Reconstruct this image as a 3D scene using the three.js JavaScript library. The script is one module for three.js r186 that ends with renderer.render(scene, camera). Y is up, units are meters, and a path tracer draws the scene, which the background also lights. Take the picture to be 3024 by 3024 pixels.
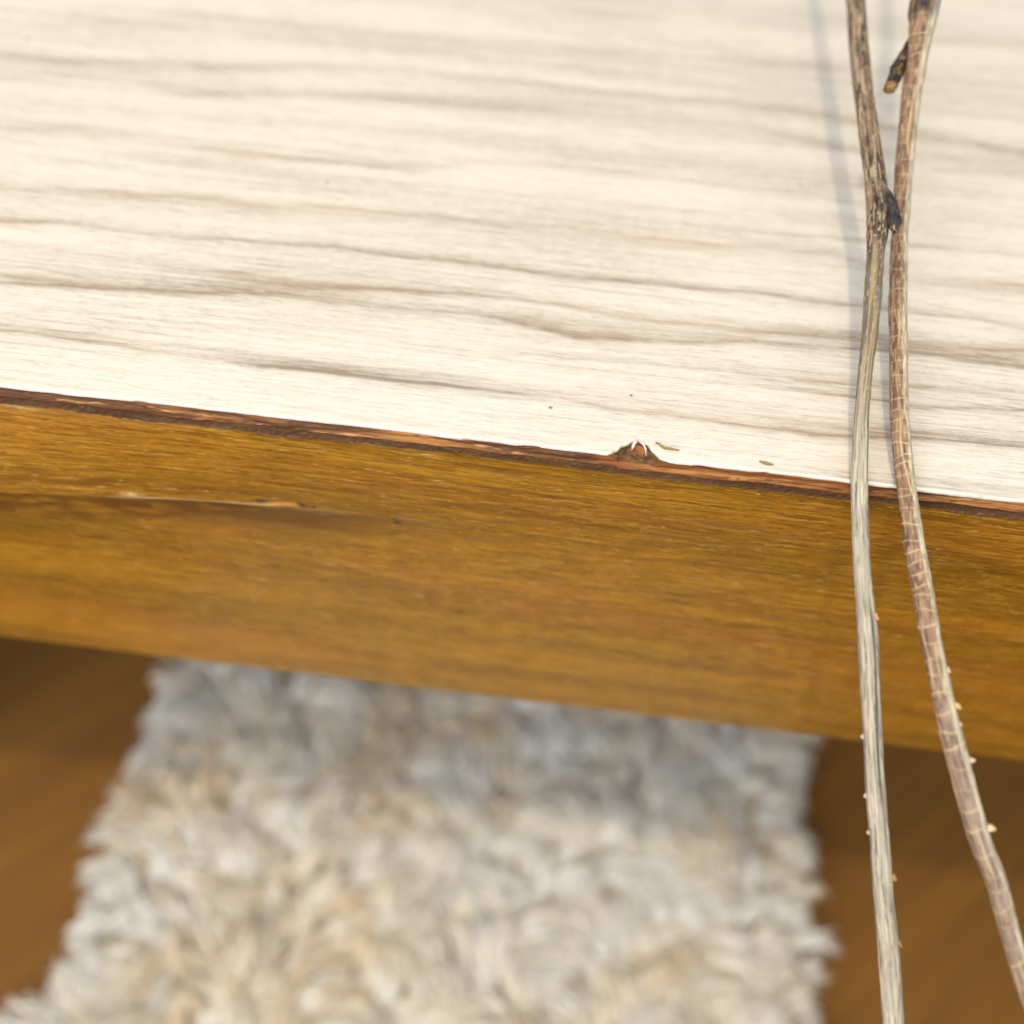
import * as THREE from 'three';
import { mergeGeometries } from 'three/addons/utils/BufferGeometryUtils.js';
import { RectAreaLightUniformsLib } from 'three/addons/lights/RectAreaLightUniformsLib.js';

// ------------------------------------------------------------------ camera, light, exposure
const H = 0.42;                                   // height of the table top above the floor
const scene = new THREE.Scene();
const camera = new THREE.PerspectiveCamera(55, 1, 0.01, 20);
camera.position.set(0, H + 0.15, 0.13589);
{
  const r = new THREE.Vector3(0.99275930, 0.04347347, -0.11197782);
  const u = new THREE.Vector3(-0.11486093, 0.61639397, -0.77901569);
  const b = new THREE.Vector3(0.03515594, 0.78623695, 0.61692424);
  camera.quaternion.setFromRotationMatrix(new THREE.Matrix4().makeBasis(r, u, b));
}
camera.focus = 0.204;
camera.userData.fStop = 5.8;
RectAreaLightUniformsLib.init();
const renderer = new THREE.WebGLRenderer({ antialias: true });
renderer.toneMapping = THREE.LinearToneMapping;
renderer.toneMappingExposure = 1.05;
renderer.shadowMap.enabled = true;
scene.background = new THREE.Color().setRGB(0.36, 0.38, 0.37);      // the pale room all round

const key = new THREE.PointLight(new THREE.Color().setRGB(1.0, 0.81, 0.58), 4.0);   // small warm ceiling lamp
key.name = 'ceiling_lamp_light';
key.position.set(-0.25, H + 1.86, 0.54);
key.castShadow = true; key.shadow.radius = 1.7; key.shadow.mapSize.set(2048, 2048);
scene.add(key);
const frontFill = new THREE.RectAreaLight(new THREE.Color().setRGB(0.98, 0.97, 1.0), 5.0, 1.4, 1.4);   // unseen fill added at front left to brighten the rug and rail
frontFill.name = 'front_fill_light';
frontFill.position.set(-1.1, H + 0.95, 1.65); frontFill.lookAt(0, H - 0.1, 0);
scene.add(frontFill);
const panel = new THREE.RectAreaLight(new THREE.Color().setRGB(1.0, 0.88, 0.70), 5.6, 0.7, 0.7);   // larger panel added overhead to soften the table's shade on the rug
panel.name = 'added_soft_panel';
panel.position.set(-0.28, H + 1.9, 0.50); panel.rotation.x = -Math.PI / 2;
scene.add(panel);
const ceiling = new THREE.RectAreaLight(new THREE.Color().setRGB(0.87, 0.97, 1.0), 0.60, 4.0, 4.0);   // broad soft light from above
ceiling.name = 'ceiling_light';
ceiling.position.set(0, H + 1.95, 0.9); ceiling.rotation.x = -Math.PI / 2;
scene.add(ceiling);

// ------------------------------------------------------------------ helpers
function rng(seed) { let s = seed >>> 0; return () => { s = (s + 0x6D2B79F5) | 0; let t = Math.imul(s ^ (s >>> 15), 1 | s); t = (t + Math.imul(t ^ (t >>> 7), 61 | t)) ^ t; return ((t ^ (t >>> 14)) >>> 0) / 4294967296; }; }
const hash = (x, y, z) => { let h = Math.imul(x, 374761393) ^ Math.imul(y, 668265263) ^ Math.imul(z, 2147483647 - 1274126177); h = Math.imul(h ^ (h >>> 13), 1274126177); h ^= h >>> 16; return (h >>> 0) / 4294967296; };
const fade = (t) => t * t * (3 - 2 * t);
function n2(x, y, k = 0) {                         // value noise, 0..1
  const i = Math.floor(x), j = Math.floor(y), a = fade(x - i), b = fade(y - j);
  const p = hash(i, j, k), q = hash(i + 1, j, k), r = hash(i, j + 1, k), s = hash(i + 1, j + 1, k);
  return p + (q - p) * a + (r - p) * b + (p - q - r + s) * a * b;
}
function n3(x, y, z) {
  const k = Math.floor(z), c = fade(z - k);
  return n2(x, y, k) * (1 - c) + n2(x, y, k + 1) * c;
}
const cyl = (th, s, a, b) => n3(Math.cos(th) * a + 31.7, Math.sin(th) * a + 11.3, s * b + 100);      // noise on a stem
const clamp = (x, a = 0, b = 1) => Math.min(b, Math.max(a, x));
const smooth = (a, b, x) => fade(clamp((x - a) / (b - a)));
const mix = (a, b, t) => [a[0] + (b[0] - a[0]) * t, a[1] + (b[1] - a[1]) * t, a[2] + (b[2] - a[2]) * t];
const lin1 = (c) => (c <= 0.04045 ? c / 12.92 : Math.pow((c + 0.055) / 1.055, 2.4));
const hex = (h) => [lin1(((h >> 16) & 255) / 255), lin1(((h >> 8) & 255) / 255), lin1((h & 255) / 255)];
const toByte = (l) => Math.round(255 * clamp(l <= 0.0031308 ? l * 12.92 : 1.055 * Math.pow(l, 1 / 2.4) - 0.055));
function along(points, x, c = 1) {                 // piecewise linear y(x) of [[x, y], ...]
  if (x <= points[0][0]) return points[0][c];
  for (let i = 1; i < points.length; i++) if (x <= points[i][0]) { const [p, q] = [points[i - 1], points[i]]; return p[c] + (q[c] - p[c]) * (x - p[0]) / (q[0] - p[0]); }
  return points[points.length - 1][c];
}
function sheet(xs, ys, at, { uv, color } = {}) {    // a grid surface: at(x, y, i, j) -> [x, y, z]
  const nx = xs.length, ny = ys.length, pos = new Float32Array(nx * ny * 3), uvs = new Float32Array(nx * ny * 2), col = color && new Float32Array(nx * ny * 3), index = [];
  for (let j = 0; j < ny; j++) for (let i = 0; i < nx; i++) {
    const k = j * nx + i, p = at(xs[i], ys[j], i, j);
    pos.set(p, 3 * k);
    uvs.set(uv ? uv(xs[i], ys[j], p) : [0, 0], 2 * k);
    if (col) col.set(color(xs[i], ys[j], p), 3 * k);
    if (i && j) index.push(k - nx - 1, k - nx, k - 1, k - nx, k, k - 1);
  }
  const g = new THREE.BufferGeometry();
  g.setAttribute('position', new THREE.BufferAttribute(pos, 3));
  g.setAttribute('uv', new THREE.BufferAttribute(uvs, 2));
  if (col) g.setAttribute('color', new THREE.BufferAttribute(col, 3));
  g.setIndex(index); g.computeVertexNormals();
  return g;
}
const range = (a, b, n) => Array.from({ length: n + 1 }, (_, i) => a + (b - a) * i / n);
function texture(w, h, pixel, wrap = THREE.MirroredRepeatWrapping, srgb = true) {
  const d = new Uint8Array(w * h * 4);
  for (let j = 0; j < h; j++) for (let i = 0; i < w; i++) { const c = pixel((i + 0.5) / w, (j + 0.5) / h); const k = 4 * (j * w + i); d[k] = srgb ? toByte(c[0]) : 255 * c[0]; d[k + 1] = srgb ? toByte(c[1]) : 255 * c[1]; d[k + 2] = srgb ? toByte(c[2]) : 255 * c[2]; d[k + 3] = 255; }
  const t = new THREE.DataTexture(d, w, h); t.wrapS = t.wrapT = wrap; t.magFilter = THREE.LinearFilter; t.minFilter = THREE.LinearMipmapLinearFilter; t.generateMipmaps = true;
  if (srgb) t.colorSpace = THREE.SRGBColorSpace;
  t.needsUpdate = true; return t;
}
function part(name, geometry, material, parent, label) {
  const m = new THREE.Mesh(geometry, material); m.name = name; m.castShadow = m.receiveShadow = true;
  if (label) m.userData.label = label;
  if (parent) { parent.updateMatrixWorld(); m.position.copy(parent.position).negate(); if (parent.parent && parent.parent !== scene) m.position.set(0, 0, 0); parent.add(m); } else scene.add(m);
  return m;
}
const used = {};
const numbered = (n) => { used[n] = (used[n] ?? -1) + 1; return used[n] ? `${n}_${String(used[n]).padStart(3, '0')}` : n; };
function thing(name, label, category, at, group) {
  const g = new THREE.Group(); g.name = numbered(name); g.position.set(...at); g.userData = { label, category };
  if (group) g.userData.group = group;
  scene.add(g); return g;
}
const box = (x0, x1, y0, y1, z0, z1) => { const g = new THREE.BoxGeometry(x1 - x0, y1 - y0, z1 - z0); g.translate((x0 + x1) / 2, (y0 + y1) / 2, (z0 + z1) / 2); return g; };

// ------------------------------------------------------------------ floor
const floorMap = texture(1024, 1024, (u, v) => {
  const x = u * 1.2, y = v * 1.2, w = y + 0.012 * n2(x * 5, y * 4, 3);
  const s = 0.5 * n2(x * 8, w * 160, 4) + 0.3 * n2(x * 20, w * 500, 5) + 0.2 * n2(x * 3, w * 30, 6);
  return mix([0.150, 0.058, 0.003], [0.26, 0.112, 0.008], s);
});
{
  const g = new THREE.PlaneGeometry(5, 5, 1, 1); g.rotateX(-Math.PI / 2);
  const p = g.attributes.position, uv = g.attributes.uv, a = 0.75;
  for (let i = 0; i < p.count; i++) uv.setXY(i, (p.getX(i) * Math.cos(a) - p.getZ(i) * Math.sin(a)) / 1.2, (p.getX(i) * Math.sin(a) + p.getZ(i) * Math.cos(a)) / 1.2);
  const f = part('floor', g, new THREE.MeshStandardMaterial({ map: floorMap, roughness: 0.75 }), null, 'dark brown wooden floor under the table and rug');
  f.userData.kind = 'structure';
}

// ------------------------------------------------------------------ coffee table
const table = thing('coffee_table', 'pale wood grain table with a worn brown front rail and chipped edge', 'table', [0, 0, 0]);
const X0 = -0.215, TW = 0.43;                      // stretch of the table that the textures cover
const xs = [-0.45, -0.36, -0.28, ...range(-0.225, 0.205, 1075), 0.28, 0.36, 0.45];
const chip = [[11.2, 0], [12.2, -0.9], [13.1, -1.5], [13.7, -2.7], [15, -3.4], [15.9, -4.3], [17.2, -4.5], [18.1, -3.7], [19.3, -3.2], [20.1, -2.0], [20.8, -1.4], [21.7, 0]].map(([x, z]) => [x / 1000, z / 1000]);
const edge = (x) => 0.00012 * (n2(x * 400, 1, 9) - 0.5) + 0.0006 * (n2(x * 60, 2, 9) - 0.5) - 0.0011 * Math.pow(Math.max(0, n2(x * 230, 8, 9) * 0.6 + n2(x * 90, 5, 9) * 0.4 - 0.68), 0.7) + 0.00018 * Math.max(0, n2(x * 900, 4, 9) - 0.7) + (x > 0.0112 && x < 0.0217 ? along(chip, x) + 0.0004 * (n2(x * 1700, 3, 9) - 0.5) : 0);

// dark figure of the printed grain, as lines that run along the table: [x mm, z mm], strength, soft side, sharp side, warmth
const bands = [
  [[[-174, -128.8], [-154, -129.5], [-128, -133.2], [-105, -135.5], [-80, -141.2], [-59, -143.7], [-35, -142.2], [4, -142.3], [45, -142.3], [69, -141.1], [93, -136.3], [123, -131.7]], 0.36, 2.2, 3.0, 0.3],
  [[[-169, -116.5], [-147, -119.9], [-128, -121.8], [-116, -119.1], [-93, -121.9], [-71, -124.7], [-37, -126.9], [20, -130.2], [44, -130.8], [91, -118.2], [120, -119.4]], 0.34, 3.5, 2.2, 0.4],
  [[[-157, -91.3], [-137, -94.6], [-114, -93.1], [-92, -92], [-71, -92.8], [-43, -93], [-30, -98.9], [-8, -101], [15, -100.1], [60, -100.4], [88, -94.8], [115, -95.5]], 0.30, 3.6, 1.8, 0.8],
  [[[-146, -67], [-126, -68.3], [-100, -70.1], [-79, -69.8], [-59, -72.1], [-39, -73.4], [5, -74.2], [26, -73.5], [63, -74.7], [84, -67.6], [110, -69.4]], 0.40, 1.6, 2.2, 0.6],
  [[[-140, -54], [-121, -55.2], [-111, -54.3], [-95, -53.9], [-76, -56], [-56, -56.9], [-40, -56.5], [-11, -55], [16, -55.3], [47, -56.4], [62, -55.8], [94, -55.8], [107, -54.8]], 0.50, 2.0, 0.8, 0.2],
  [[[-131, -32.1], [-113, -33.2], [-89, -35.4], [-76, -36.4], [-46, -36.8], [-22, -38.3], [3, -34.9], [22, -36.6], [46, -38.4], [60, -39.3], [79, -41.8], [104, -40.7]], 0.60, 3.2, 0.9, 0.2],
  [[[-60, -41], [-40, -43.5], [-23, -45.6], [-3, -45.1], [12, -43], [27, -43.6], [60, -43.6], [100, -46]], 0.55, 2.0, 0.9, 0.4],
  [[[-124, -16.3], [-109, -16.1], [-94, -15.5], [-79, -14.5], [-64, -13.9], [-47, -15.4], [-26, -14.9], [-1, -14.1], [10, -12.3], [26, -13.2], [54, -12.5], [75, -14.2], [98, -14.9]], 0.60, 2.4, 0.9, 0.2],
  [[[-120, -163], [-92, -162.8], [-59, -163.5], [-38, -165.1], [-8, -164.3], [34, -168.4], [80, -172]], 0.22, 3, 2.2, 0.5],
  [[[-150, -185], [-60, -190], [0, -188], [60, -194], [140, -198]], 0.2, 4, 3, 0.5],
  [[[30, -81], [50, -80.3], [70, -81.7], [111, -83]], 0.26, 1.6, 1.2, 0.6],
  [[[-130, -84], [-100, -85], [-70, -83], [-40, -86], [20, -87]], 0.12, 3, 2, 0.9],
  [[[60, -25], [80, -24.4], [100, -26], [120, -27]], 0.34, 1.2, 0.7, 0.3],
  [[[-60, -27], [-30, -26], [10, -27.5], [60, -28], [90, -31]], 0.20, 2.4, 0.8, 0.7],
  [[[-140, -42], [-110, -43], [-80, -44], [-50, -47]], 0.22, 3, 1.2, 0.5],
  [[[-150, -154], [-60, -156], [20, -153], [130, -150]], 0.16, 3, 2.5, 0.6],
  [[[-160, -105], [-80, -108], [0, -113], [100, -109]], 0.16, 4, 3, 0.6],
];
const TD = 0.26, LN = 2048;
const bandRows = bands.map((b, k) => range(0, 1, 1024).map((u) => { const x = (X0 + TW * u) * 1000; return [along(b[0], x) + 1.6 * (n2(x / 22, k, 21) - 0.5) + 0.9 * (n2(x / 7, k, 22) - 0.5), b[1] * (0.45 + 0.9 * n2(x / 28, k, 23)) * smooth(b[0][0][0] - 30, b[0][0][0] + 5, x) * smooth(b[0][b[0].length - 1][0] + 40, b[0][b[0].length - 1][0], x)]; }));
const scratches = [[-86, -101, -82, -107], [-84, -104.5, -81, -104.6], [13, -66, 15.5, -58], [-47, -21, -46.5, -19.2], [36, -86, 39, -88]];
const topMap = texture(LN, LN, (u, v) => {
  const x = (X0 + TW * u) * 1000, z = -v * TD * 1000;                  // millimetres
  const warp = 1.3 * (n2(x / 60, z / 16, 31) - 0.5) + 0.3 * (n2(x / 18, z / 5, 32) - 0.5), zz = z + warp;
  const fine = n2(x / 9, zz / 0.34, 33), finer = n2(x / 4, zz / 0.17, 34), mid = n2(x / 26, zz / 1.5, 35), broad = n2(x / 70, zz / 9, 36), patch = n2(x / 30, zz / 14, 37);
  let dark = 0, warm = 0;
  const f = u * 1024, i = Math.floor(f), a = f - i;
  for (let k = 0; k < bands.length; k++) {
    const P = bandRows[k][i], Q = bandRows[k][i + 1], d = z + 0.35 * warp - (P[0] + (Q[0] - P[0]) * a), w = d < 0 ? bands[k][2] : bands[k][3];
    if (Math.abs(d) > 5 * w) continue;
    const s = (P[1] + (Q[1] - P[1]) * a) * (0.55 * Math.exp(-(d / w) * (d / w)) + 0.30 * Math.exp(-(d / w / 2.2) * (d / w / 2.2)) + 0.45 * Math.exp(-(((d + 0.2) / 0.36) ** 2))) * (0.6 + 0.35 * fine + 0.35 * mid);
    dark += s * (1 - dark); warm += s * bands[k][4];
  }
  const streak = Math.pow(Math.max(0, fine * 0.65 + finer * 0.35 - 0.42), 1.3) * (0.35 + 1.1 * mid);
  dark += 0.14 * smooth(0.64, 0.74, n2(x / 75, zz / 0.42, 47)) * smooth(0.25, 0.6, broad + 0.3 * mid) + 0.07 * smooth(0.62, 0.72, n2(x / 50, zz / 0.22, 49));
  dark += streak * 0.35 * (0.35 + broad) + 0.10 * Math.max(0, mid - 0.45) + 0.26 * Math.max(0, broad - 0.42);
  for (const [a0, b0, a1, b1] of scratches) { const t = clamp(((x - a0) * (a1 - a0) + (z - b0) * (b1 - b0)) / ((a1 - a0) ** 2 + (b1 - b0) ** 2)), q = Math.hypot(x - a0 - t * (a1 - a0), z - b0 - t * (b1 - b0)); dark += 0.16 * Math.exp(-((q / 0.13) ** 2)) * (0.4 + n2(x * 2, z * 2, 38)); }
  for (let q = 0; q < 3; q++) {                                            // crisp short fibres of the print, in rows
    const pitch = [0.21, 0.31, 0.47][q], row = Math.floor(zz / pitch), off = hash(row, q, 43) * 50, len = 3 + [5, 8, 16][q] * hash(row, q, 44), cellX = (x + off) / len, cell = Math.floor(cellX), fx = cellX - cell, on = hash(cell, row, 45 + q);
    const want = 0.30 + 0.35 * dark + 0.35 * (n2(x / 35, zz / 5, 46) - 0.5);
    if (on < want) dark += [0.12, 0.10, 0.07][q] * (0.4 + hash(cell, row, 48)) * smooth(0, 0.25, fx) * smooth(1, 0.6, fx);
    else if (on > 0.9) dark -= 0.06 * smooth(0, 0.2, fx) * smooth(1, 0.8, fx);
  }
  { // short pores
    const row = Math.floor(zz / 0.26), off = hash(row, 1, 141) * 9, len = 1.3 + 2.2 * hash(row, 2, 142), cx = (x + off) / len, cell = Math.floor(cx), fx = cx - cell, dz = zz / 0.26 - row - 0.5;
    if (hash(cell, row, 143) < 0.10 + 0.25 * dark + 0.10 * broad) dark += 0.26 * (0.4 + 0.8 * hash(cell, row, 144)) * smooth(0.1, 0.2, fx) * smooth(0.75, 0.55, fx) * Math.exp(-((dz / 0.3) ** 2));
  }
  const base = mix([0.785, 0.725, 0.645], [0.80, 0.715, 0.63], patch);
  const deep = mix([0.27, 0.205, 0.145], [0.44, 0.30, 0.18], clamp(warm * 1.3 + 0.5 * (patch - 0.5)));
  let c = mix(base, deep, clamp(dark, 0, 0.92));
  c = mix(c, [0.86, 0.78, 0.66], 0.35 * smooth(0.62, 0.85, finer) * smooth(0.5, 0.7, broad));
  return mix(c, [0.87, 0.85, 0.80], smooth(-1.0 + 0.6 * n2(x / 6, 3, 39), -0.2, z) * (0.2 + 0.6 * n2(x / 15, 4, 39)));      // worn pale rim of the sheet
});
const grain = texture(1024, 1024, (u, v) => { const x = u * 40, z = v * 40, h = 0.5 + 0.35 * (n2(x / 5, z / 0.25, 41) - 0.5) + 0.5 * (n2(x * 5, z * 5, 42) - 0.5); return [h, h, h]; }, THREE.MirroredRepeatWrapping, false);
grain.repeat.set(TW / 0.08, TD / 0.08);
const laminate = new THREE.MeshPhysicalMaterial({ map: topMap, bumpMap: grain, bumpScale: 0.00003, roughness: 0.55, specularIntensity: 0.6 });
{ // the thin printed sheet, its front lip rounded, a bite missing from the edge
  const rows = [[-0.46, 0], [-0.3, 0], [-0.2, 0], [-0.12, 0], [-0.06, 0], [-0.03, 0], [-0.012, 0], [-0.006, 0], [-0.003, 0], [-0.001, 0], [-0.0004, -0.00002], [-0.0001, -0.00012], [0, -0.00035], [0, -0.0007]];
  const at = (x, j) => { const [z, y] = rows[j], e = edge(x), s = z > -0.0075 ? e : e * smooth(-0.012, -0.0075, z); return [x, H + y, Math.min(z + s + 0.0002, z > -0.001 ? 1 : z + 0.0002 + s)]; };
  const g = sheet(xs, rows.map((_, j) => j), (x, j) => at(x, j), { uv: (x, j, p) => [(x - X0) / TW, -Math.min(p[2] - 0.0002, -0.00002) / TD] });
  part('laminate_sheet', g, laminate, table, 'pale wood grain laminate sheet with a worn front lip');
}
const stripMat = (rough) => new THREE.MeshStandardMaterial({ vertexColors: true, roughness: rough });
const seam = (x) => H - 0.0033 + 0.0011 * (n2(x * 90, 1, 51) - 0.5) + 0.0005 * (n2(x * 330, 2, 51) - 0.5);
const inChip = (x) => (x > 0.0112 && x < 0.0217 ? smooth(0, 0.003, -along(chip, x)) : 0);
const coreTop = (x) => H - 0.0006 - 0.0018 * inChip(x);
{ // the raw orange core that shows under the sheet
  const vs = range(0, 1, 16);
  const g = sheet(xs, vs, (x, v) => { const t = coreTop(x), b = seam(x), y = t + (b - t) * v, r = n2(x * 160, y * 1800, 52), q = n2(x * 700, y * 5000, 53); return [x, y, -0.0001 + 0.0011 * v + 0.0005 * (r - 0.5) + 0.0002 * (q - 0.5) - 0.0006 * smooth(0.85, 1, v)]; }, {
    color: (x, v, p) => {
      const a = n2(x * 70, p[1] * 1500, 54), b = n2(x * 260, p[1] * 4200, 55), d = n2(x * 40, 7, 56);
      let c = mix(hex(0x87501f), hex(0xb27a40), smooth(0.3, 0.75, a)); c = mix(c, hex(0x5a3016), smooth(0.5, 0.72, b) * 0.8); c = mix(c, hex(0x4a2c16), smooth(0.56, 0.74, d) * 0.75);
      return mix(c, hex(0xd89a63), smooth(0.72, 0.85, b * 0.5 + a * 0.5) * 0.8);
    } });
  part('core_strip', g, stripMat(0.7), table, 'ragged orange brown core showing under the sheet');
}
{ // dark crusty glue line between the core and the rail
  const vs = range(0, 1, 14), bottom = (x) => H - 0.0053 + 0.0013 * (n2(x * 55, 3, 61) - 0.5) + 0.0004 * (n2(x * 400, 4, 61) - 0.5);
  const g = sheet(xs, vs, (x, v) => { const t = seam(x), b = bottom(x) - 0.0006, y = t + (b - t) * v; return [x, y, 0.0001 - 0.0004 * Math.sin(Math.PI * clamp(v * 1.1)) + 0.00045 * (n2(x * 1400, y * 2600, 62) - 0.5) + 0.0004 * (n2(x * 300, y * 900, 63) - 0.5)]; }, {
    color: (x, v, p) => { const a = n2(x * 1500, p[1] * 3000, 64), b = n2(x * 120, p[1] * 900, 65); let c = mix(hex(0x553318), hex(0x75502f), b); c = mix(c, hex(0x97785a), smooth(0.76, 0.9, a) * 0.4); return mix(c, hex(0x6a4312), smooth(0.6, 0.8, n2(x * 45, 9, 66)) * smooth(0.4, 1, v) * 0.8); } });
  part('glue_line', g, stripMat(0.75), table, 'dark crusty glue line along the rail');
}
{ // the broken hollow at the bite, and torn slivers of the sheet that stand over it
  const cx = range(0.0110, 0.0219, 70), vs = range(0, 1, 24);
  const g = sheet(cx, vs, (x, v) => { const z0 = along(chip, x) - 0.0003, z1 = 0.0001, s = inChip(x), y0 = H - 0.00045, y1 = H - 0.0006 - 0.0022 * s; const k = v; return [x, y0 + (y1 - y0) * Math.pow(k, 0.6) + s * 0.0011 * (n2(x * 900, v * 6, 71) - 0.5) * Math.sin(Math.PI * k), z0 + (z1 - z0) * k]; }, {
    color: (x, v) => { const a = n2(x * 1100, v * 9, 72), b = n2(x * 500, v * 4, 73); let c = mix(hex(0x3a2613), hex(0x7d5a33), a); return mix(c, hex(0xa9672c), smooth(0.55, 0.75, b) * smooth(0.55, 0.1, v)); } });
  part('chip_hollow', g, stripMat(0.85), table, 'rough brown hollow where the edge is chipped');
  const white = new THREE.MeshStandardMaterial({ color: new THREE.Color().setRGB(0.72, 0.69, 0.62), roughness: 0.8 });
  const flake = (pts, w0, w1, seed) => {
    const c = new THREE.CatmullRomCurve3(pts.map(([x, y, z]) => new THREE.Vector3(x / 1000, H + y / 1000, z / 1000)));
    return sheet(range(0, 1, 16), range(0, 1, 8), (t, a) => { const p = c.getPoint(t), w = (w0 + (w1 - w0) * t) / 1000 * (1 - 0.75 * smooth(0.7, 1, t)) * (0.45 + 0.95 * n2(t * 13, seed, 74)), th = a * 2 * Math.PI; return [p.x + w * 0.5 * Math.cos(th), p.y + 0.00022 * Math.sin(th), p.z + w * 0.2 * Math.cos(th)]; });
  };
  part('torn_flake', flake([[16.9, -0.1, -4.7], [16.5, 0.25, -3.7], [16.1, 0.1, -2.6], [15.9, -0.5, -1.9]], 0.8, 0.4, 1), white, table, 'white torn sliver of the sheet');
  part('torn_flake', flake([[17.1, -0.1, -4.5], [17.9, 0.35, -3.4], [18.6, 0.15, -2.2], [18.9, -0.6, -1.0]], 0.7, 0.4, 2), white, table, 'white torn sliver of the sheet');
}
// the front rail: a honey brown board whose upper lip stands proud at the left and is worn flush to the right
const RY = 0.115, honey = (x, y) => {              // metres; y below the table top
  const X = x * 1000, Y = y * 1000 + 0.02 * X;
  const w = Y + 1.6 * (n2(X / 90, Y / 22, 81) - 0.5) + 0.4 * (n2(X / 26, Y / 6, 82) - 0.5);
  const fine = n2(X / 11, w / 0.32, 83), finer = n2(X / 5, w / 0.16, 84), mid = n2(X / 48, w / 1.3, 85), broad = n2(X / 120, w / 6, 86), hue = n2(X / 110, w / 9, 87);
  const s = 0.22 * fine + 0.17 * finer + 0.27 * mid + 0.34 * broad;
  let c = mix([0.165, 0.062, 0.0006], [0.50, 0.232, 0.006], smooth(0.10, 0.92, s));
  c = mix(c, [0.33, 0.16, 0.004], 0.2 * smooth(0.45, 0.75, hue));                     // greener heartwood streaks
  c = mix(c, [0.46, 0.18, 0.013], 0.4 * smooth(0.5, 0.25, hue));
  c = mix(c, [0.10, 0.035, 0.003], 0.55 * smooth(0.66, 0.8, mid * 0.6 + fine * 0.4));
  c = mix(c, [0.62, 0.36, 0.09], 0.55 * smooth(0.74, 0.86, finer * 0.55 + fine * 0.45) * smooth(0.45, 0.6, n2(X / 6, w / 1.1, 88)));      // short light pores
  for (let q = 0; q < 2; q++) {                                            // pores and fibres in rows
    const pitch = [0.24, 0.38][q], row = Math.floor(w / pitch), off = hash(row, q, 89) * 50, len = 3 + [7, 14][q] * hash(row, q, 90), cx = (X + off) / len, cell = Math.floor(cx), fx = cx - cell, on = hash(cell, row, 99 + q), e = smooth(0, 0.2, fx) * smooth(1, 0.7, fx);
    if (on < 0.22) c = mix(c, [0.11, 0.040, 0.002], 0.34 * e * (0.4 + hash(cell, row, 104))); else if (on > 0.84) c = mix(c, [0.72, 0.40, 0.06], 0.20 * e);
  }
  { // short pores
    const row = Math.floor(w / 0.27), off = hash(row, 1, 145) * 9, len = 1.2 + 2.4 * hash(row, 2, 146), cx = (X + off) / len, cell = Math.floor(cx), fx = cx - cell, dz = w / 0.27 - row - 0.5, k = smooth(0.08, 0.2, fx) * smooth(0.8, 0.55, fx) * Math.exp(-((dz / 0.32) ** 2)), on = hash(cell, row, 147);
    if (on < 0.16) c = mix(c, [0.05, 0.018, 0.001], 0.65 * k * (0.4 + 0.6 * hash(cell, row, 148))); else if (on > 0.95) c = mix(c, [0.78, 0.47, 0.09], 0.5 * k);
  }
  return c;
};
const ridge = (x) => -0.0303 + 0.0004 * (n2(x * 120, 1, 105) - 0.5);                                   // the lip's lower arris
const proud = (x) => 0.0062 * Math.pow(clamp((-0.058 - x) / 0.073, 0, 1.3), 1.15) + 0.0005 * smooth(-0.01, -0.05, x);
const spot = (x, y, cx, cy, rx, ry) => Math.exp(-(((x - cx) / rx) ** 2) - (((y - cy) / ry) ** 2));
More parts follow.
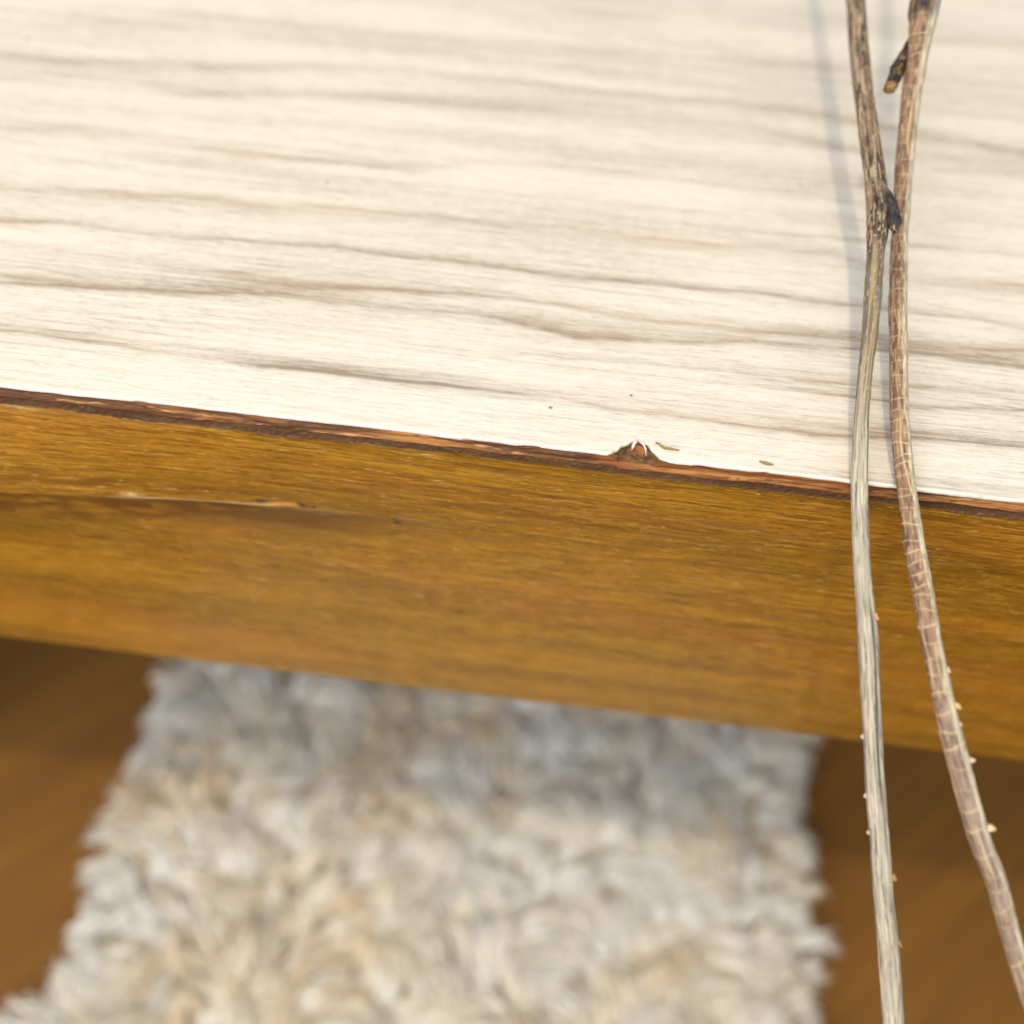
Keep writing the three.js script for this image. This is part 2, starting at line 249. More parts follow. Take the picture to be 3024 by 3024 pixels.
const railMap = texture(2048, 1024, (u, v) => {
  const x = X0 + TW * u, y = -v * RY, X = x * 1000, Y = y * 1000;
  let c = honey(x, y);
  const d = (y - ridge(x)) * 1000;                                                   // mm above the arris
  const wear = (0.12 + 0.88 * smooth(0.42, 0.62, n2(X / 11, 1, 91) * 0.6 + 0.4 * spot(x, 0, -0.082, 0, 0.02, 1))) * smooth(-0.035, -0.055, x);
  c = mix(c, [0.72, 0.50, 0.24], 0.8 * wear * Math.exp(-(((d - 0.25) / 0.38) ** 2)) * (0.5 + 0.7 * n2(X / 2, Y / 0.3, 92)));
  c = mix(c, [0.11, 0.042, 0.004], 0.85 * smooth(0.08, 0.50, n2(X / 16, Y / 5, 93) * 0.6 + n2(X / 4, Y / 1.4, 94) * 0.4) * smooth(-17, -2, d + 1390 * proud(x) + 5 * (n2(X / 20, Y / 3, 149) - 0.5)) * smooth(0.4, -0.6, d) * smooth(-0.01, -0.06, x));      // old stain under the lip, widened and darkened to paint in the step's shade
  c = mix(c, [0.74, 0.52, 0.25], 0.8 * spot(x, y, -0.0955, -0.0290, 0.0022, 0.0007) * (0.4 + n2(X * 2, Y * 2, 95)));
  c = mix(c, [0.55, 0.24, 0.05], clamp(1.6 * spot(x, y, -0.0600, -0.0292, 0.0042, 0.00075) - 0.3) * 0.95);      // gouge, raw wood
  c = mix(c, [0.035, 0.018, 0.010], clamp(1.5 * (spot(x, y, -0.0655, -0.0287, 0.0016, 0.0007) + spot(x, y, -0.0562, -0.0292, 0.0012, 0.0008) + 0.7 * spot(x, y, -0.0533, -0.0294, 0.0014, 0.0005)) * (0.3 + 1.1 * n2(X * 2.2, Y * 3, 96)) - 0.15));
  c = mix(c, [0.07, 0.03, 0.006], 0.8 * clamp(2 * spot(x, y, -0.0343, -0.0316, 0.0011, 0.0009) - 1.4 * spot(x, y, -0.0349, -0.0311, 0.0010, 0.0009) + 0.5 * spot(x, y, -0.0356, -0.0304, 0.0008, 0.0004)));      // small crescent dent
  const cell = Math.floor(X / 7), row = Math.floor(Y / 3.5), hx = (cell + hash(cell, row, 5)) * 7, hy = (row + hash(cell, row, 6)) * 3.5;      // a few pale nicks
  if (hash(cell, row, 7) > 0.86) c = mix(c, [0.72, 0.52, 0.22], 0.75 * spot(X, Y, hx, hy, 0.4 + 1.1 * hash(cell, row, 8), 0.16) * (0.4 + n2(X * 4, Y * 6, 97)));
  return c;
});
railMap.wrapS = railMap.wrapT = THREE.MirroredRepeatWrapping;
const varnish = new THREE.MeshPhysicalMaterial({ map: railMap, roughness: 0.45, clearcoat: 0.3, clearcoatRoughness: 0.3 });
{
  const ys = [];
  for (const y of range(-0.0043, -0.0600, 132)) ys.push(y);
  for (const y of range(-0.0605, -0.1112, 70)) ys.push(y);
  const front = (x, y) => {
    const d = y - ridge(x);
    let z = proud(x) * smooth(-0.0016, 0.0001, d) * (1 - smooth(-0.004, 0.0255, d) * 0.25 - 0.75 * clamp(d / 0.0245)) + 0.0005 * (n2(x * 30, y * 60, 101) - 0.5) + 0.00012 * (n2(x * 120, y * 900, 102) - 0.5);
    z -= 0.0007 * smooth(-0.0080, -0.0043, y) * (0.5 + n2(x * 200, 3, 103));
    z -= 0.0006 * spot(x, y, -0.0600, -0.0292, 0.0055, 0.0007) + 0.0004 * spot(x, y, -0.0349, -0.0311, 0.001, 0.0009);
    return z;
  };
  const round = range(0, Math.PI / 2, 6).slice(1).map((a) => [-0.1112 - 0.002 * Math.sin(a), -0.002 * (1 - Math.cos(a))]);
  const rows = [...ys.map((y) => [y, null]), ...round, [-0.1132, -0.02], [-0.0043, -0.02], [-0.0043, -0.002]];
  const g = sheet(xs, rows.map((_, j) => j), (x, j) => { const [y, z] = rows[j]; return [x, H + y, z === null ? front(x, y) : z + (z > -0.0021 && y < -0.1 ? front(x, -0.1112) * (1 + z / 0.002) : 0)]; }, { uv: (x, j) => [(x - X0) / TW, -Math.max(rows[j][0], -0.1149) / RY] });
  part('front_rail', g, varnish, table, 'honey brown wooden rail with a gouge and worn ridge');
  const wood = new THREE.MeshStandardMaterial({ color: new THREE.Color().setRGB(0.3, 0.135, 0.014), roughness: 0.5 });
  part('top_board', box(-0.449, 0.449, H - 0.0052, H - 0.0011, -0.459, -0.0062), wood, table);
  part('side_rail', box(-0.446, -0.426, H - 0.113, H - 0.0054, -0.44, -0.0205), wood, table);
  part('side_rail', box(0.426, 0.446, H - 0.113, H - 0.0054, -0.44, -0.0205), wood, table);
  part('back_rail', box(-0.446, 0.446, H - 0.113, H - 0.0054, -0.458, -0.4405), wood, table);
  for (const [x, z] of [[-0.398, -0.049], [0.398, -0.049], [-0.398, -0.412], [0.398, -0.412]]) part('leg', box(x - 0.0275, x + 0.0275, 0, H - 0.0056, z - 0.028, z + 0.028), wood, table);
}

// ------------------------------------------------------------------ shaggy rug on the floor
const rug = thing('shaggy_rug', 'cream shaggy rug lying on the brown floor below the table edge', 'rug', [-0.031, 0.004, -0.02]);
{
  const rx0 = -0.216, rx1 = 0.158, rz0 = -0.30, rz1 = 0.26;
  part('backing', box(rx0, rx1, 0.0005, 0.009, rz0, rz1), new THREE.MeshStandardMaterial({ color: new THREE.Color().setRGB(0.62, 0.50, 0.34), roughness: 1 }), rug);
  const wool = new THREE.MeshStandardMaterial({ color: 0xffffff, roughness: 0.95 });
  const kinds = 10, geos = [];
  for (let k = 0; k < kinds; k++) {
    const r = rng(900 + k), strands = [], long = 0.026 + 0.012 * r(), bend = 1.0 + 1.0 * r(), swirl = (r() - 0.5) * 2.6;
    for (let s = 0; s < 26; s++) {
      const a0 = r() * 6.283, q = Math.sqrt(r()) * 0.0042, L = long * (0.75 + 0.4 * r()), b = bend * (0.8 + 0.4 * r()), sw = swirl + (r() - 0.5) * 0.7, ph = r() * 6.28, rad = 0.0005 + 0.00035 * r();
      const pts = []; let x = Math.cos(a0) * q, z = Math.sin(a0) * q, y = 0, el = 1.35 + 0.2 * (r() - 0.5), az = (r() - 0.5) * 0.6; const N = 7;
      for (let i = 0; i <= N; i++) {
        pts.push(new THREE.Vector3(x + 0.0006 * Math.sin(i * 1.6 + ph), y, z + 0.0006 * Math.cos(i * 1.4 + ph)));
        x += L / N * Math.cos(el) * Math.cos(az) - 0.0002 * Math.cos(a0) * i; z += L / N * Math.cos(el) * Math.sin(az) - 0.0002 * Math.sin(a0) * i; y += L / N * Math.sin(el); el -= b * 0.30; az += sw * 0.22;
      }
      const tube = new THREE.TubeGeometry(new THREE.CatmullRomCurve3(pts), N, rad, 3, false);
      const p = tube.attributes.position;                                            // taper to the tip
      for (let i = 0; i <= N; i++) { const c = pts[i], f = 1 - 0.7 * smooth(0.5, 1, i / N); for (let m = 0; m <= 3; m++) { const j = i * 4 + m; p.setXYZ(j, c.x + (p.getX(j) - c.x) * f, c.y + (p.getY(j) - c.y) * f, c.z + (p.getZ(j) - c.z) * f); } }
      strands.push(tube);
    }
    const g = mergeGeometries(strands); g.deleteAttribute('uv'); geos.push(g);
  }
  const rand = rng(77), spots = geos.map(() => []), step = 0.0074;
  for (let z = rz0 + 0.004; z < rz1; z += step) for (let x = rx0 + 0.004; x < rx1; x += step) {
    const px = x + (rand() - 0.5) * 0.008, pz = z + (rand() - 0.5) * 0.008;
    let dir = 6.283 * 1.6 * n2(px * 22 + 5, pz * 22 + 9, 111) + (rand() - 0.5) * 1.3, lean = 0.75 + 0.5 * rand();
    if (px - rx0 < 0.018) { dir = Math.PI + (rand() - 0.5) * 1.2; lean = 0.75 + 0.25 * rand(); } else if (rx1 - px < 0.018) { dir = (rand() - 0.5) * 1.2; lean = 0.7 + 0.25 * rand(); }
    spots[Math.floor(rand() * kinds)].push([px, pz, dir, lean, rand(), rand()]);
  }
  for (let i = 0; i < 5; i++) spots[i % kinds].push([rx0 + 0.004 * rand(), 0.045 + 0.04 * rand(), Math.PI + (rand() - 0.5), 1.3, rand(), rand()]);
  const o = new THREE.Object3D(), col = new THREE.Color();
  geos.forEach((g, k) => {
    const m = new THREE.InstancedMesh(g, wool, spots[k].length);
    m.name = k ? `pile_${String(k).padStart(3, '0')}` : 'pile'; m.userData.kind = 'stuff'; m.castShadow = m.receiveShadow = true;
    m.position.copy(rug.position).negate();
    spots[k].forEach(([x, z, dir, lean, a, b], i) => {
      o.position.set(x, 0.007, z); o.rotation.set(0, -dir, 0); o.scale.set(lean, 0.8 + 0.4 * a, lean); o.updateMatrix(); m.setMatrixAt(i, o.matrix);
      const t = n2(x * 26, z * 26, 112) * 0.6 + b * 0.4;
      const c = mix(mix([0.93, 0.91, 0.86], [0.91, 0.84, 0.71], smooth(0.3, 0.75, t)), [0.82, 0.62, 0.37], 0.55 * smooth(0.55, 0.78, n2(x * 24 + 3, z * 24, 113) * 0.65 + a * 0.35));
      m.setColorAt(i, col.setRGB(...c));
    });
    rug.add(m);
  });
}

// ------------------------------------------------------------------ twigs
// centre line and half thickness in millimetres (y above the table top); z grows towards the viewer
const leftLine = [[58.12, 70.84, -277.93, 2.45], [60.18, 55.55, -207.93, 2.45], [61.66, 44.62, -157.93, 2.45], [62.54, 38.06, -127.93, 2.48], [62.91, 34.02, -110.09, 2.45], [63.57, 30.4, -92.86, 2.38], [64.32, 27.28, -76.36, 2.42], [64.86, 25.03, -64.86, 2.53], [64.78, 23.66, -57.33, 2.57], [64.29, 22.53, -51.65, 2.3], [63.9, 21.1, -46.8, 2.0], [63.4, 17.9, -37.9, 1.98], [62.9, 14.7, -29.3, 1.76], [62.1, 11.5, -21.1, 1.6], [61.6, 8.2, -13.1, 1.55], [61.5, 4.9, -5.6, 1.68], [61.6, 1.5, 1.7, 1.77], [62.1, -1.9, 8.7, 1.79], [62.8, -5.5, 15.5, 1.81], [63.8, -9.1, 22.0, 1.84], [65.2, -14.0, 30.4, 2.05], [66.9, -20.6, 40.6, 1.97], [68.2, -26.1, 48.5, 1.92], [69.9, -31.8, 56.2, 2.0], [71.3, -36.2, 61.8, 2.06], [72.3, -39.9, 66.2, 2.03], [74.6, -46.3, 73.6, 2.14], [76.7, -53.1, 81.0, 2.17], [78.5, -59.1, 87.0, 2.18], [82, -70, 97, 2.2], [87, -84, 108, 2.2]];
const rightLine = [[86.16, 121.39, -279.78, 2.45], [81.44, 89.93, -209.78, 2.45], [78.07, 67.45, -159.78, 2.45], [76.05, 53.97, -129.78, 2.91], [75.27, 49.12, -119.11, 3.4], [74.88, 46.21, -112.52, 3.64], [74.69, 44.46, -109.9, 3.54], [74.59, 42.72, -107.08, 3.15], [74.35, 41.0, -104.51, 2.77], [73.98, 37.38, -99.46, 2.59], [73.53, 32.27, -91.44, 2.38], [73.1, 27.58, -82.9, 2.16], [72.67, 23.23, -73.91, 2.1], [72.33, 19.42, -64.73, 1.93], [72.02, 17.6, -59.97, 1.94], [71.72, 14.75, -52.09, 2.05], [71.1, 12.2, -41.9, 2.04], [70.6, 9.3, -28.7, 2.0], [70.1, 6.5, -16.2, 2.0], [70.2, 4.5, -7.3, 2.03], [70.7, 2.3, 1.1, 2.0], [71.4, 0.1, 8.9, 2.07], [72.3, -2.3, 16.4, 2.1], [73.5, -4.7, 23.4, 2.08], [75.2, -8.3, 32.4, 2.05], [77.9, -13.2, 42.8, 2.05], [80.7, -17.4, 50.7, 2.15], [83.7, -22.0, 58.2, 2.14], [86.3, -25.6, 63.6, 2.08], [89.0, -28.6, 67.7, 1.98], [92.5, -34.0, 74.7, 1.88], [96.5, -39.9, 81.5, 1.9], [100.3, -45.1, 87.0, 1.92], [106, -53, 95, 1.9], [114, -64, 105, 1.9]];
const bark = new THREE.MeshStandardMaterial({ vertexColors: true, roughness: 0.72 });
const V = (a) => new THREE.Vector3(a[0] / 1000, H + a[1] / 1000, a[2] / 1000);
const toEye = new THREE.Vector3(-0.32, 0.74, 0.59).normalize();
class Stem {
  constructor(line) {
    this.line = line; this.curve = new THREE.CatmullRomCurve3(line.map(V), false, 'centripetal'); this.n = line.length - 1;
  }
  frame(t) {                                        // t in 0..1 over the control points
    const c = this.curve.getPoint(t), T = this.curve.getTangent(t), N = toEye.clone().addScaledVector(T, -toEye.dot(T)).normalize(), S = new THREE.Vector3().crossVectors(N, T).normalize();
    const f = clamp(t) * this.n, i = Math.min(this.n - 1, Math.floor(f)), a = fade(f - i);
    return { c, T, N, S, r: (this.line[i][3] * (1 - a) + this.line[i + 1][3] * a) / 1000 * 0.92 };
  }
  atZ(z) { for (let i = 0; i < this.n; i++) { const a = this.line[i][2], b = this.line[i + 1][2]; if (z >= a && z <= b) return (i + (z - a) / (b - a)) / this.n; } return 1; }
  build(rings, round, bump, color) {
    const g = sheet(range(0, 1, round), range(0, 1, rings), (a, t, i, j) => {
      if (i === 0 || !this.f || this.ft !== t) { this.f = this.frame(t); this.ft = t; }
      const th = -Math.PI + a * 2 * Math.PI + Math.PI * 0, { c, N, S, r } = this.f, q = r * (1 + bump(th, c.z * 1000, t));
      return [c.x + q * (N.x * Math.cos(th) + S.x * Math.sin(th)), c.y + q * (N.y * Math.cos(th) + S.y * Math.sin(th)), c.z + q * (N.z * Math.cos(th) + S.z * Math.sin(th))];
    }, { color: (a, t) => color(-Math.PI + a * 2 * Math.PI, this.curve.getPoint(t).z * 1000, t) });
    return g;
  }
}
// a small ovoid bud seated on a stem at z (mm), at angle th, sized in mm
function bud(stem, z, th, len, wide, tint, dark, lean = 0.35, seed = 1) {
  const { c, T, N, S, r } = stem.frame(stem.atZ(z)), out = N.clone().multiplyScalar(Math.cos(th)).addScaledVector(S, Math.sin(th)), dir = out.clone().addScaledVector(T, lean).normalize();
  const root = c.clone().addScaledVector(out, r * 0.82), e1 = new THREE.Vector3().crossVectors(dir, N).normalize(), e2 = new THREE.Vector3().crossVectors(dir, e1);
  return sheet(range(0, 1, 18), range(0, 1, 14), (a, t) => {
    const A = a * 6.2832, w = wide / 2000 * Math.pow(Math.sin(Math.PI * clamp(0.12 + t * 0.88)), 0.65) * (0.82 + 0.4 * cyl(A, t * 3 + seed, 1.2, 1)) * (1 - 0.15 * t), p = root.clone().addScaledVector(dir, len / 1000 * (t - 0.1)).addScaledVector(e1, w * Math.cos(A)).addScaledVector(e2, w * Math.sin(A) * 0.9);
    return [p.x, p.y, p.z];
  }, { color: (a, t) => mix(mix(hex(dark), hex(tint), smooth(0.1, 0.45, t)), hex(dark), 0.6 * smooth(0.55, 0.8, cyl(a * 6.28, t * 5 + seed, 1.5, 1))) });
}
const L = new Stem(leftLine), R = new Stem(rightLine);
const twigAt = (l) => { let k = l[0]; for (const p of l) if (Math.abs(p[2]) < Math.abs(k[2])) k = p; return [k[0] / 1000, H + (k[1] - k[3]) / 1000, k[2] / 1000]; };

// left twig: fissured bark, dark brown above the knot, weathering to silver below
const leftTwig = thing('twig', 'fissured twig weathering from dark brown to silver grey, with a black knot over the table', 'twig', twigAt(leftLine), 'dry twigs laid over the table edge');
{
  const fiss = (th, z) => { const tw = th + 0.25 * Math.sin(z / 19) + 0.5 * (cyl(th, z, 0.8, 0.06) - 0.5); return 0.42 * cyl(tw, z, 3.4, 0.13) + 0.34 * cyl(tw, z, 8.5, 0.32) + 0.24 * cyl(tw, z, 17, 0.7); };
  const groove = (th, z) => smooth(20, 26, z) * smooth(64, 50, z) * Math.exp(-(((th - 0.75 - 0.12 * Math.sin(z / 4)) / 0.2) ** 2));
  const bump = (th, z) => 0.22 * (fiss(th, z) - 0.5) + 0.06 * (cyl(th, z, 12, 0.9) - 0.5) - 0.2 * groove(th, z) + 0.16 * Math.exp(-(((z + 52) / 4) ** 2)) * (cyl(th, z, 3, 0.6) - 0.35) + 0.12 * Math.exp(-(((z - 66) / 2.5) ** 2)) * Math.max(0, Math.sin(th)) + 0.1 * Math.exp(-(((z - 26) / 4) ** 2)) * Math.max(0, Math.sin(th));
  const color = (th, z) => {
    const f = fiss(th, z), g = cyl(th, z, 9, 0.22), h = cyl(th + 1, z, 4.5, 0.1), fineN = cyl(th, z, 14, 1.2);
    const up = mix(mix(hex(0x3f3128), hex(0x7c6450), smooth(0.3, 0.62, f)), hex(0xb5a083), smooth(0.56, 0.72, g) * 0.85);
    const mid = mix(mix(hex(0x6d5f4e), hex(0xa08b62), smooth(0.3, 0.6, h)), hex(0x7d7876), smooth(0.55, 0.75, g));
    const low = mix(mix(hex(0x756e63), hex(0xaba393), smooth(0.28, 0.56, f)), hex(0xd2c8b2), smooth(0.55, 0.75, g) * 0.8);
    const w = 4 * (h - 0.5);
    let c = mix(mix(up, mid, smooth(-50, -42, z + w)), low, smooth(-26, 4, z + 5 * w));
    c = mix(c, hex(0x35312f), smooth(0.60, 0.76, 1 - f * 0.7 - fineN * 0.3) * (0.5 - 0.1 * smooth(-20, 5, z)));
    c = mix(c, hex(0xc6ad8c), smooth(0.7, 0.8, fineN) * 0.5);
    c = mix(c, hex(0x2a2a2c), groove(th, z) * 0.85);
    const k = smooth(-70, -60, z) * smooth(-46, -52, z);
    c = mix(c, hex(0x1d1e20), k * smooth(0.44, 0.62, cyl(th, z, 2.2, 0.25) * 0.6 + fineN * 0.4 + 0.13 * Math.sin(th)) * 0.95);
    c = mix(c, hex(0xb8a680), 0.8 * k * smooth(0.72, 0.82, cyl(th + 2, z, 5, 0.7)));
    return c;
  };
  part('stem', L.build(1500, 48, bump, color), bark, leftTwig);
  // short torn side stub beside the knot
  const f0 = L.frame(L.atZ(-66)), f1 = L.frame(L.atZ(-51.5)), a = f0.c.clone().addScaledVector(f0.S, 0.0008).addScaledVector(f0.N, 0.0008), b = f1.c.clone().addScaledVector(f1.S, 0.0036).addScaledVector(f1.N, 0.0009), m = a.clone().lerp(b, 0.55).addScaledVector(f0.S, 0.0007);
  const sc = new THREE.CatmullRomCurve3([a, m, b]);
  part('broken_stub', sheet(range(0, 1, 24), range(0, 1, 60), (u, t) => { const p = sc.getPoint(t), A = u * 6.2832, r = (0.0011 + 0.0005 * Math.sin(t * 2.4)) * (t > 0.75 ? 1 - 0.95 * Math.pow((t - 0.75) / 0.25, 1.5) * (0.5 + 0.5 * cyl(A, 7, 2.5, 1)) : 1) * (0.8 + 0.4 * cyl(A, t * 12, 2.5, 0.7)); return [p.x + r * (f1.N.x * Math.cos(A) + f1.S.x * Math.sin(A)), p.y + r * (f1.N.y * Math.cos(A) + f1.S.y * Math.sin(A)), p.z + r * (f1.N.z * Math.cos(A) + f1.S.z * Math.sin(A))]; }, { color: (u, t) => { const A = u * 6.28, n = cyl(A, t * 30, 4, 0.4); let c = mix(hex(0x1c1d20), hex(0x45403c), smooth(0.4, 0.7, n)); c = mix(c, hex(0x7a6a58), smooth(0.35, 0.05, t)); return mix(c, hex(0xb09a74), smooth(0.86, 0.97, t) * smooth(0.5, 0.62, cyl(A, t * 30, 3, 0.9))); } }), bark, leftTwig, 'black side stub with a torn pale end');
  part('bud', bud(L, 24.8, 1.2, 2.1, 1.2, 0xc9986e, 0x8a5a3c, 1.6, 3), bark, leftTwig, 'pinkish tan bud');
  part('bud', bud(L, 65.2, 1.4, 1.9, 1.5, 0xa87c42, 0x5a4128, 0.9, 5), bark, leftTwig, 'tan bud in a dark scar');
  part('bud', bud(L, 74.5, 1.45, 2.2, 0.8, 0xa87850, 0x5c3a26, 1.8, 7), bark, leftTwig, 'thin hooked brown bud');
  part('bud', bud(L, 88, 1.4, 1.5, 1.3, 0xa87a4e, 0x5a4128, 0.8, 9), bark, leftTwig, 'tan bud near the lower end');
  for (const z of [44.5, 53.5, 59]) part('bud_scar', bud(L, z, -1.45, 0.9, 1.1, 0xc9bca4, 0x8a7458, 0.1, z), bark, leftTwig);
}
// right twig: red brown bark ringed with cream cracks, a pale flank along its right side
const rightTwig = thing('twig', 'red brown twig ringed with cream cracks and dotted with pale buds along its right side', 'twig', twigAt(rightLine), 'dry twigs laid over the table edge');
{
  const r = rng(41), rings = [];
  for (let z = -112; z < 110;) { rings.push([z, -1.9 + 0.8 * r(), 0.5 + 1.0 * r(), (r() - 0.5) * 0.7, 0.08 + 0.10 * r(), z > -20 && z < 50 ? 0.6 + 0.3 * r() : 0.25 + 0.5 * r(), r()]); z += (z > -25 && z < 48 ? 1.1 : 1.7) + 2.2 * r(); }
  const crack = (th, z) => {
    let v = 0;
    for (const [z0, t0, t1, sl, w, s, ph] of rings) { const d = z - z0 - sl * th * 0.6 - 0.22 * Math.sin(th * 2.3 + ph * 6); if (d > 0.8 || d < -0.8) continue; v = Math.max(v, s * (0.55 + 0.7 * cyl(th, z0, 4, 3)) * Math.exp(-((d / w) ** 2)) * smooth(t0 - 0.15, t0 + 0.1, th) * smooth(t1 + 0.15, t1 - 0.1, th)); }
    const seam1 = 0.15 + 0.3 * Math.sin(z / 14) + 0.16 * Math.sin(z / 3.1), seam2 = -0.75 + 0.12 * Math.sin(z / 5);
    v = Math.max(v, 0.95 * Math.exp(-(((th - seam1) / 0.075) ** 2)) * smooth(0.42, 0.55, n2(z / 9, 1, 121)), 0.8 * Math.exp(-(((th - seam2) / 0.07) ** 2)) * smooth(0.52, 0.64, n2(z / 12, 2, 122)) * smooth(20, 30, z));
    return v;
  };
  const flank = (th, z) => smooth(0.42, 0.6, th + 0.12 * Math.sin(z / 6) + 0.25 * (cyl(th, z, 2, 0.2) - 0.5)) * smooth(2.3, 1.8, th);
  const bump = (th, z) => 0.05 * crack(th, z) + 0.14 * (cyl(th, z, 2.5, 0.15) - 0.5) + 0.12 * (cyl(th, z, 7, 0.45) - 0.5) + 0.06 * (cyl(th, z, 14, 1.3) - 0.5) + 0.05 * Math.exp(-(((th - 0.85) / 0.25) ** 2)) + 0.10 * smooth(-101, -107, z) * (cyl(th, z, 3.5, 0.5) - 0.3);
  const color = (th, z) => {
    const a = cyl(th, z, 3, 0.25), b = cyl(th, z, 10, 0.6), f = cyl(th, z, 15, 1.6);
    let c = mix(mix(hex(0x6c5040), hex(0x947258), smooth(0.3, 0.7, a)), hex(0xb09678), smooth(0.5, 0.75, b) * 0.8);
    c = mix(c, mix(hex(0x7d6c63), hex(0xa89a8c), b), smooth(22, 58, z + 16 * (a - 0.5)) * (0.55 + 0.35 * Math.sin(th + 0.2)));
    c = mix(c, hex(0x46332d), smooth(0.62, 0.8, 1 - f * 0.6 - b * 0.4) * 0.7);
    c = mix(c, mix(hex(0xa89b84), hex(0xd8cdb4), smooth(0.35, 0.7, b)), flank(th, z) * 0.92);
    c = mix(c, hex(0xd9c6a2), smooth(-0.95, -1.35, th) * smooth(35, 50, z) * (0.3 + 0.6 * b));
    c = mix(c, hex(0xe0c898), crack(th, z) * 0.8);
    const k = smooth(-106, -110, z + 3 * (a - 0.5));
    const node = mix(mix(hex(0x1c1a1c), hex(0x51413a), smooth(0.4, 0.65, b)), hex(0xa8823f), 0.8 * smooth(0.72, 0.82, cyl(th + 1, z, 5, 0.5)));
    return mix(c, mix(node, mix(hex(0x878583), hex(0xaaa89f), b), smooth(0.55, 0.8, th) * smooth(2.2, 1.8, th)), k);
  };
  part('stem', R.build(1600, 48, bump, color), bark, rightTwig);
  // dark side stub that hangs from the node, broken to a tan end
  const pts = [[73.91, 41.75, -108.44], [72.51, 39.92, -104.25], [70.91, 38.04, -100.58], [69.76, 36.5, -97.83], [69.26, 34.9, -95.76], [68.37, 32.98, -93.35]].map(V), sc = new THREE.CatmullRomCurve3(pts), f = R.frame(R.atZ(-106));
  const rad = [[0, 0.7], [0.2, 0.95], [0.45, 1.4], [0.6, 1.85], [0.75, 1.45], [0.9, 1.5], [1, 1.3]];
  const tube = (t0, t1, n, fn) => sheet(range(0, 1, 28), range(0, 1, n), (u, k) => { const t = t0 + (t1 - t0) * k, p = sc.getPoint(t), A = u * 6.2832, q = fn(t, A, k) / 1000; return [p.x + q * (f.N.x * Math.cos(A) + f.S.x * Math.sin(A)), p.y + q * (f.N.y * Math.cos(A) + f.S.y * Math.sin(A)), p.z + q * (f.N.z * Math.cos(A) + f.S.z * Math.sin(A))]; }, {
    color: (u, k) => { const A = u * 6.28, n = cyl(A, k * 14, 3, 0.7); return t1 < 1 ? mix(mix(hex(0x161412), hex(0x3b3027), smooth(0.4, 0.7, n)), hex(0x8a6a34), 0.8 * smooth(0.7, 0.78, cyl(A + 2, k * 22, 3, 0.6))) : mix(mix(hex(0x5f4220), hex(0xa57a40), smooth(0.3, 0.65, n)), hex(0xc4a884), smooth(0.6, 0.8, n)); } });
  const stub = part('broken_stub', tube(0, 0.88, 70, (t, A) => along(rad, t) * (0.78 + 0.45 * cyl(A, t * 9, 2.2, 1))), bark, rightTwig, 'black hanging side stub with a broken tan tip');
  const tip = part('torn_tip', tube(0.87, 1, 20, (t, A, k) => along(rad, t) * (0.85 + 0.3 * cyl(A, t * 30, 3, 1)) * (k > 0.75 ? Math.sqrt(Math.max(0, 1 - ((k - 0.75) / 0.25) ** 2)) * 0.98 + 0.02 : 1)), bark, stub, 'tan torn tip');
  tip.position.set(0, 0, 0);
  const pale = [[35.8, 1.6, 0.9, 0xcfc4ac], [41.6, 2.0, 1.3, 0xd2ae74], [44.6, 1.3, 0.8, 0xcdb684], [50.6, 1.5, 1.1, 0xdac4ae], [60.3, 1.9, 1.6, 0xe6d2a6]];
  pale.forEach(([z, l, w, tint], i) => part('bud', bud(R, z, 1.45, l, w, tint, 0xa8825a, [1.8, 1.1, 1.6, 0.15, 0.4][i], 11 + i), bark, rightTwig));
}

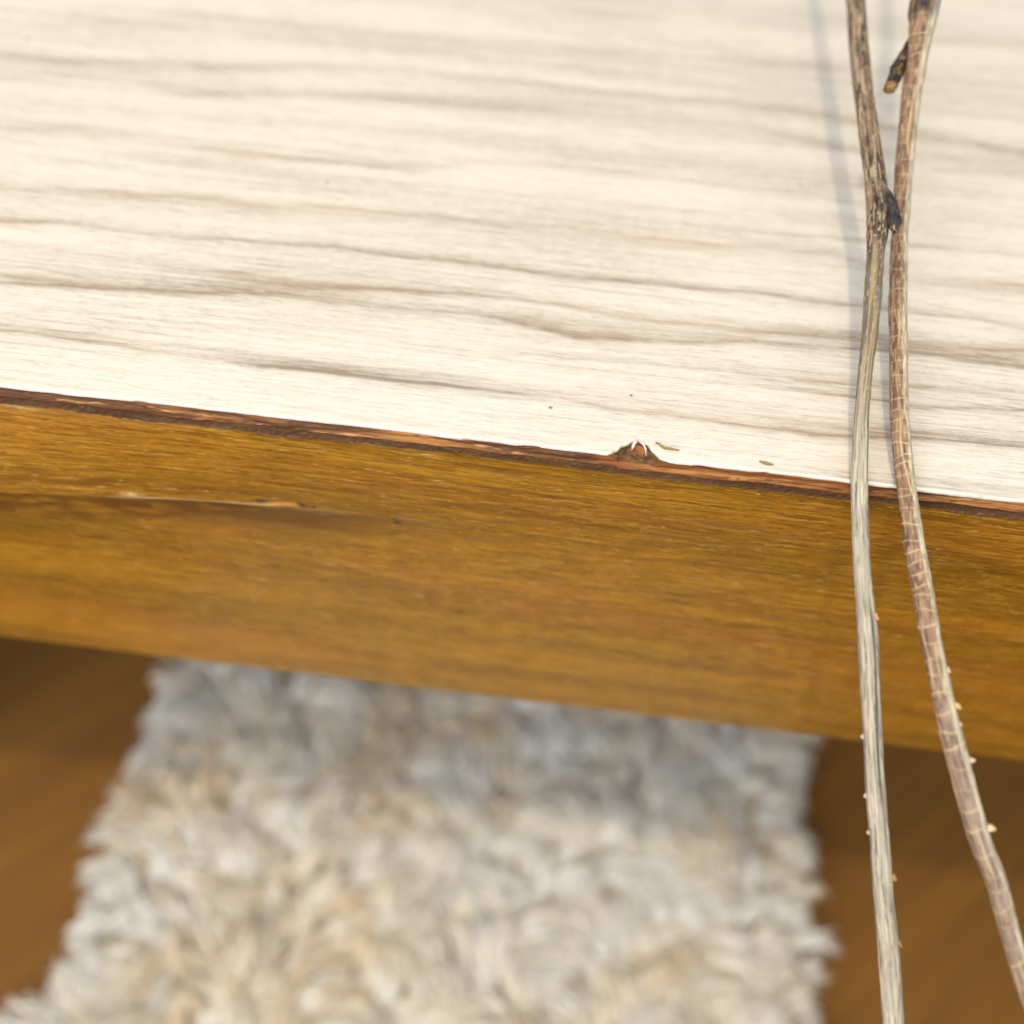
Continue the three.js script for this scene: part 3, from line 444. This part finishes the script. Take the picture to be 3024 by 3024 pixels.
// ------------------------------------------------------------------ bits lying on the table top
const olive = new THREE.MeshStandardMaterial({ color: new THREE.Color().setRGB(0.30, 0.21, 0.07), roughness: 0.8 });
function splinter(pts, r, label) {
  const c = new THREE.CatmullRomCurve3(pts.map(([x, z, y]) => new THREE.Vector3(x / 1000, H + (y ?? r) / 1000 + 0.0001, z / 1000)));
  const g = sheet(range(0, 1, 10), range(0, 1, 30), (u, t) => { const p = c.getPoint(t), A = u * 6.2832, q = r / 1000 * (0.35 + 0.75 * Math.sin(Math.PI * clamp(0.08 + 0.84 * t))) * (0.8 + 0.4 * n2(t * 14, 3, 131)); return [p.x, p.y + q * Math.cos(A), p.z + q * Math.sin(A)]; });
  const m = part(numbered('wood_splinter'), g, olive, null, label); m.userData.category = 'splinter'; return m;
}
splinter([[20.6, -3.6, 0.6], [21.2, -3.9], [22.2, -3.0], [24.0, -2.75], [25.6, -2.6]], 0.24, 'curled olive brown splinter lying just right of the white torn chip');
splinter([[42.0, -2.1], [43.2, -1.75], [44.8, -1.55]], 0.26, 'short straight olive brown splinter on the edge left of the grey twig');
const crumbs = [
  [-1.8, -10.8, 0.85, 0.45, 'brown oval crumb a little left of the chipped notch near the front edge'],
  [15.1, -17.2, 0.6, 0.45, 'tiny brown crumb on the grain directly above the chipped notch'],
  [-66.4, -82.6, 0.6, 0.75, 'olive brown crumb alone in the middle left of the table top'],
  [33.4, -178.7, 0.9, 0.8, 'pale tan crumb on the table farthest back, left of the twig shadows'],
  [-170, -139.1, 1.0, 0.9, 'tan crumb in the far left corner of the table top'],
  [57.3, -103.6, 0.6, 0.5, 'tan crumb between the grey twig and its shadow'],
  [84.5, -156.4, 1.0, 0.5, 'pale olive crumb below the black stub of the right twig'],
];
crumbs.forEach(([x, z, w, d, label], i) => {
  const g = new THREE.IcosahedronGeometry(1, 3), p = g.attributes.position;
  for (let k = 0; k < p.count; k++) { const a = p.getX(k), b = p.getY(k), c = p.getZ(k), s = 0.7 + 0.6 * n3(a * 1.4 + 9 * i, b * 1.4 + 4, c * 1.4 + 20); p.setXYZ(k, a * s * w / 2000, b * s * 0.00022, c * s * d / 2000); }
  g.computeVertexNormals();
  const m = new THREE.Mesh(g, olive); m.name = numbered('crumb'); m.position.set(x / 1000, H + 0.0002, z / 1000); m.castShadow = m.receiveShadow = true; m.userData = { label, category: 'crumb', group: 'crumbs on the table top' }; scene.add(m);
});

renderer.render(scene, camera);
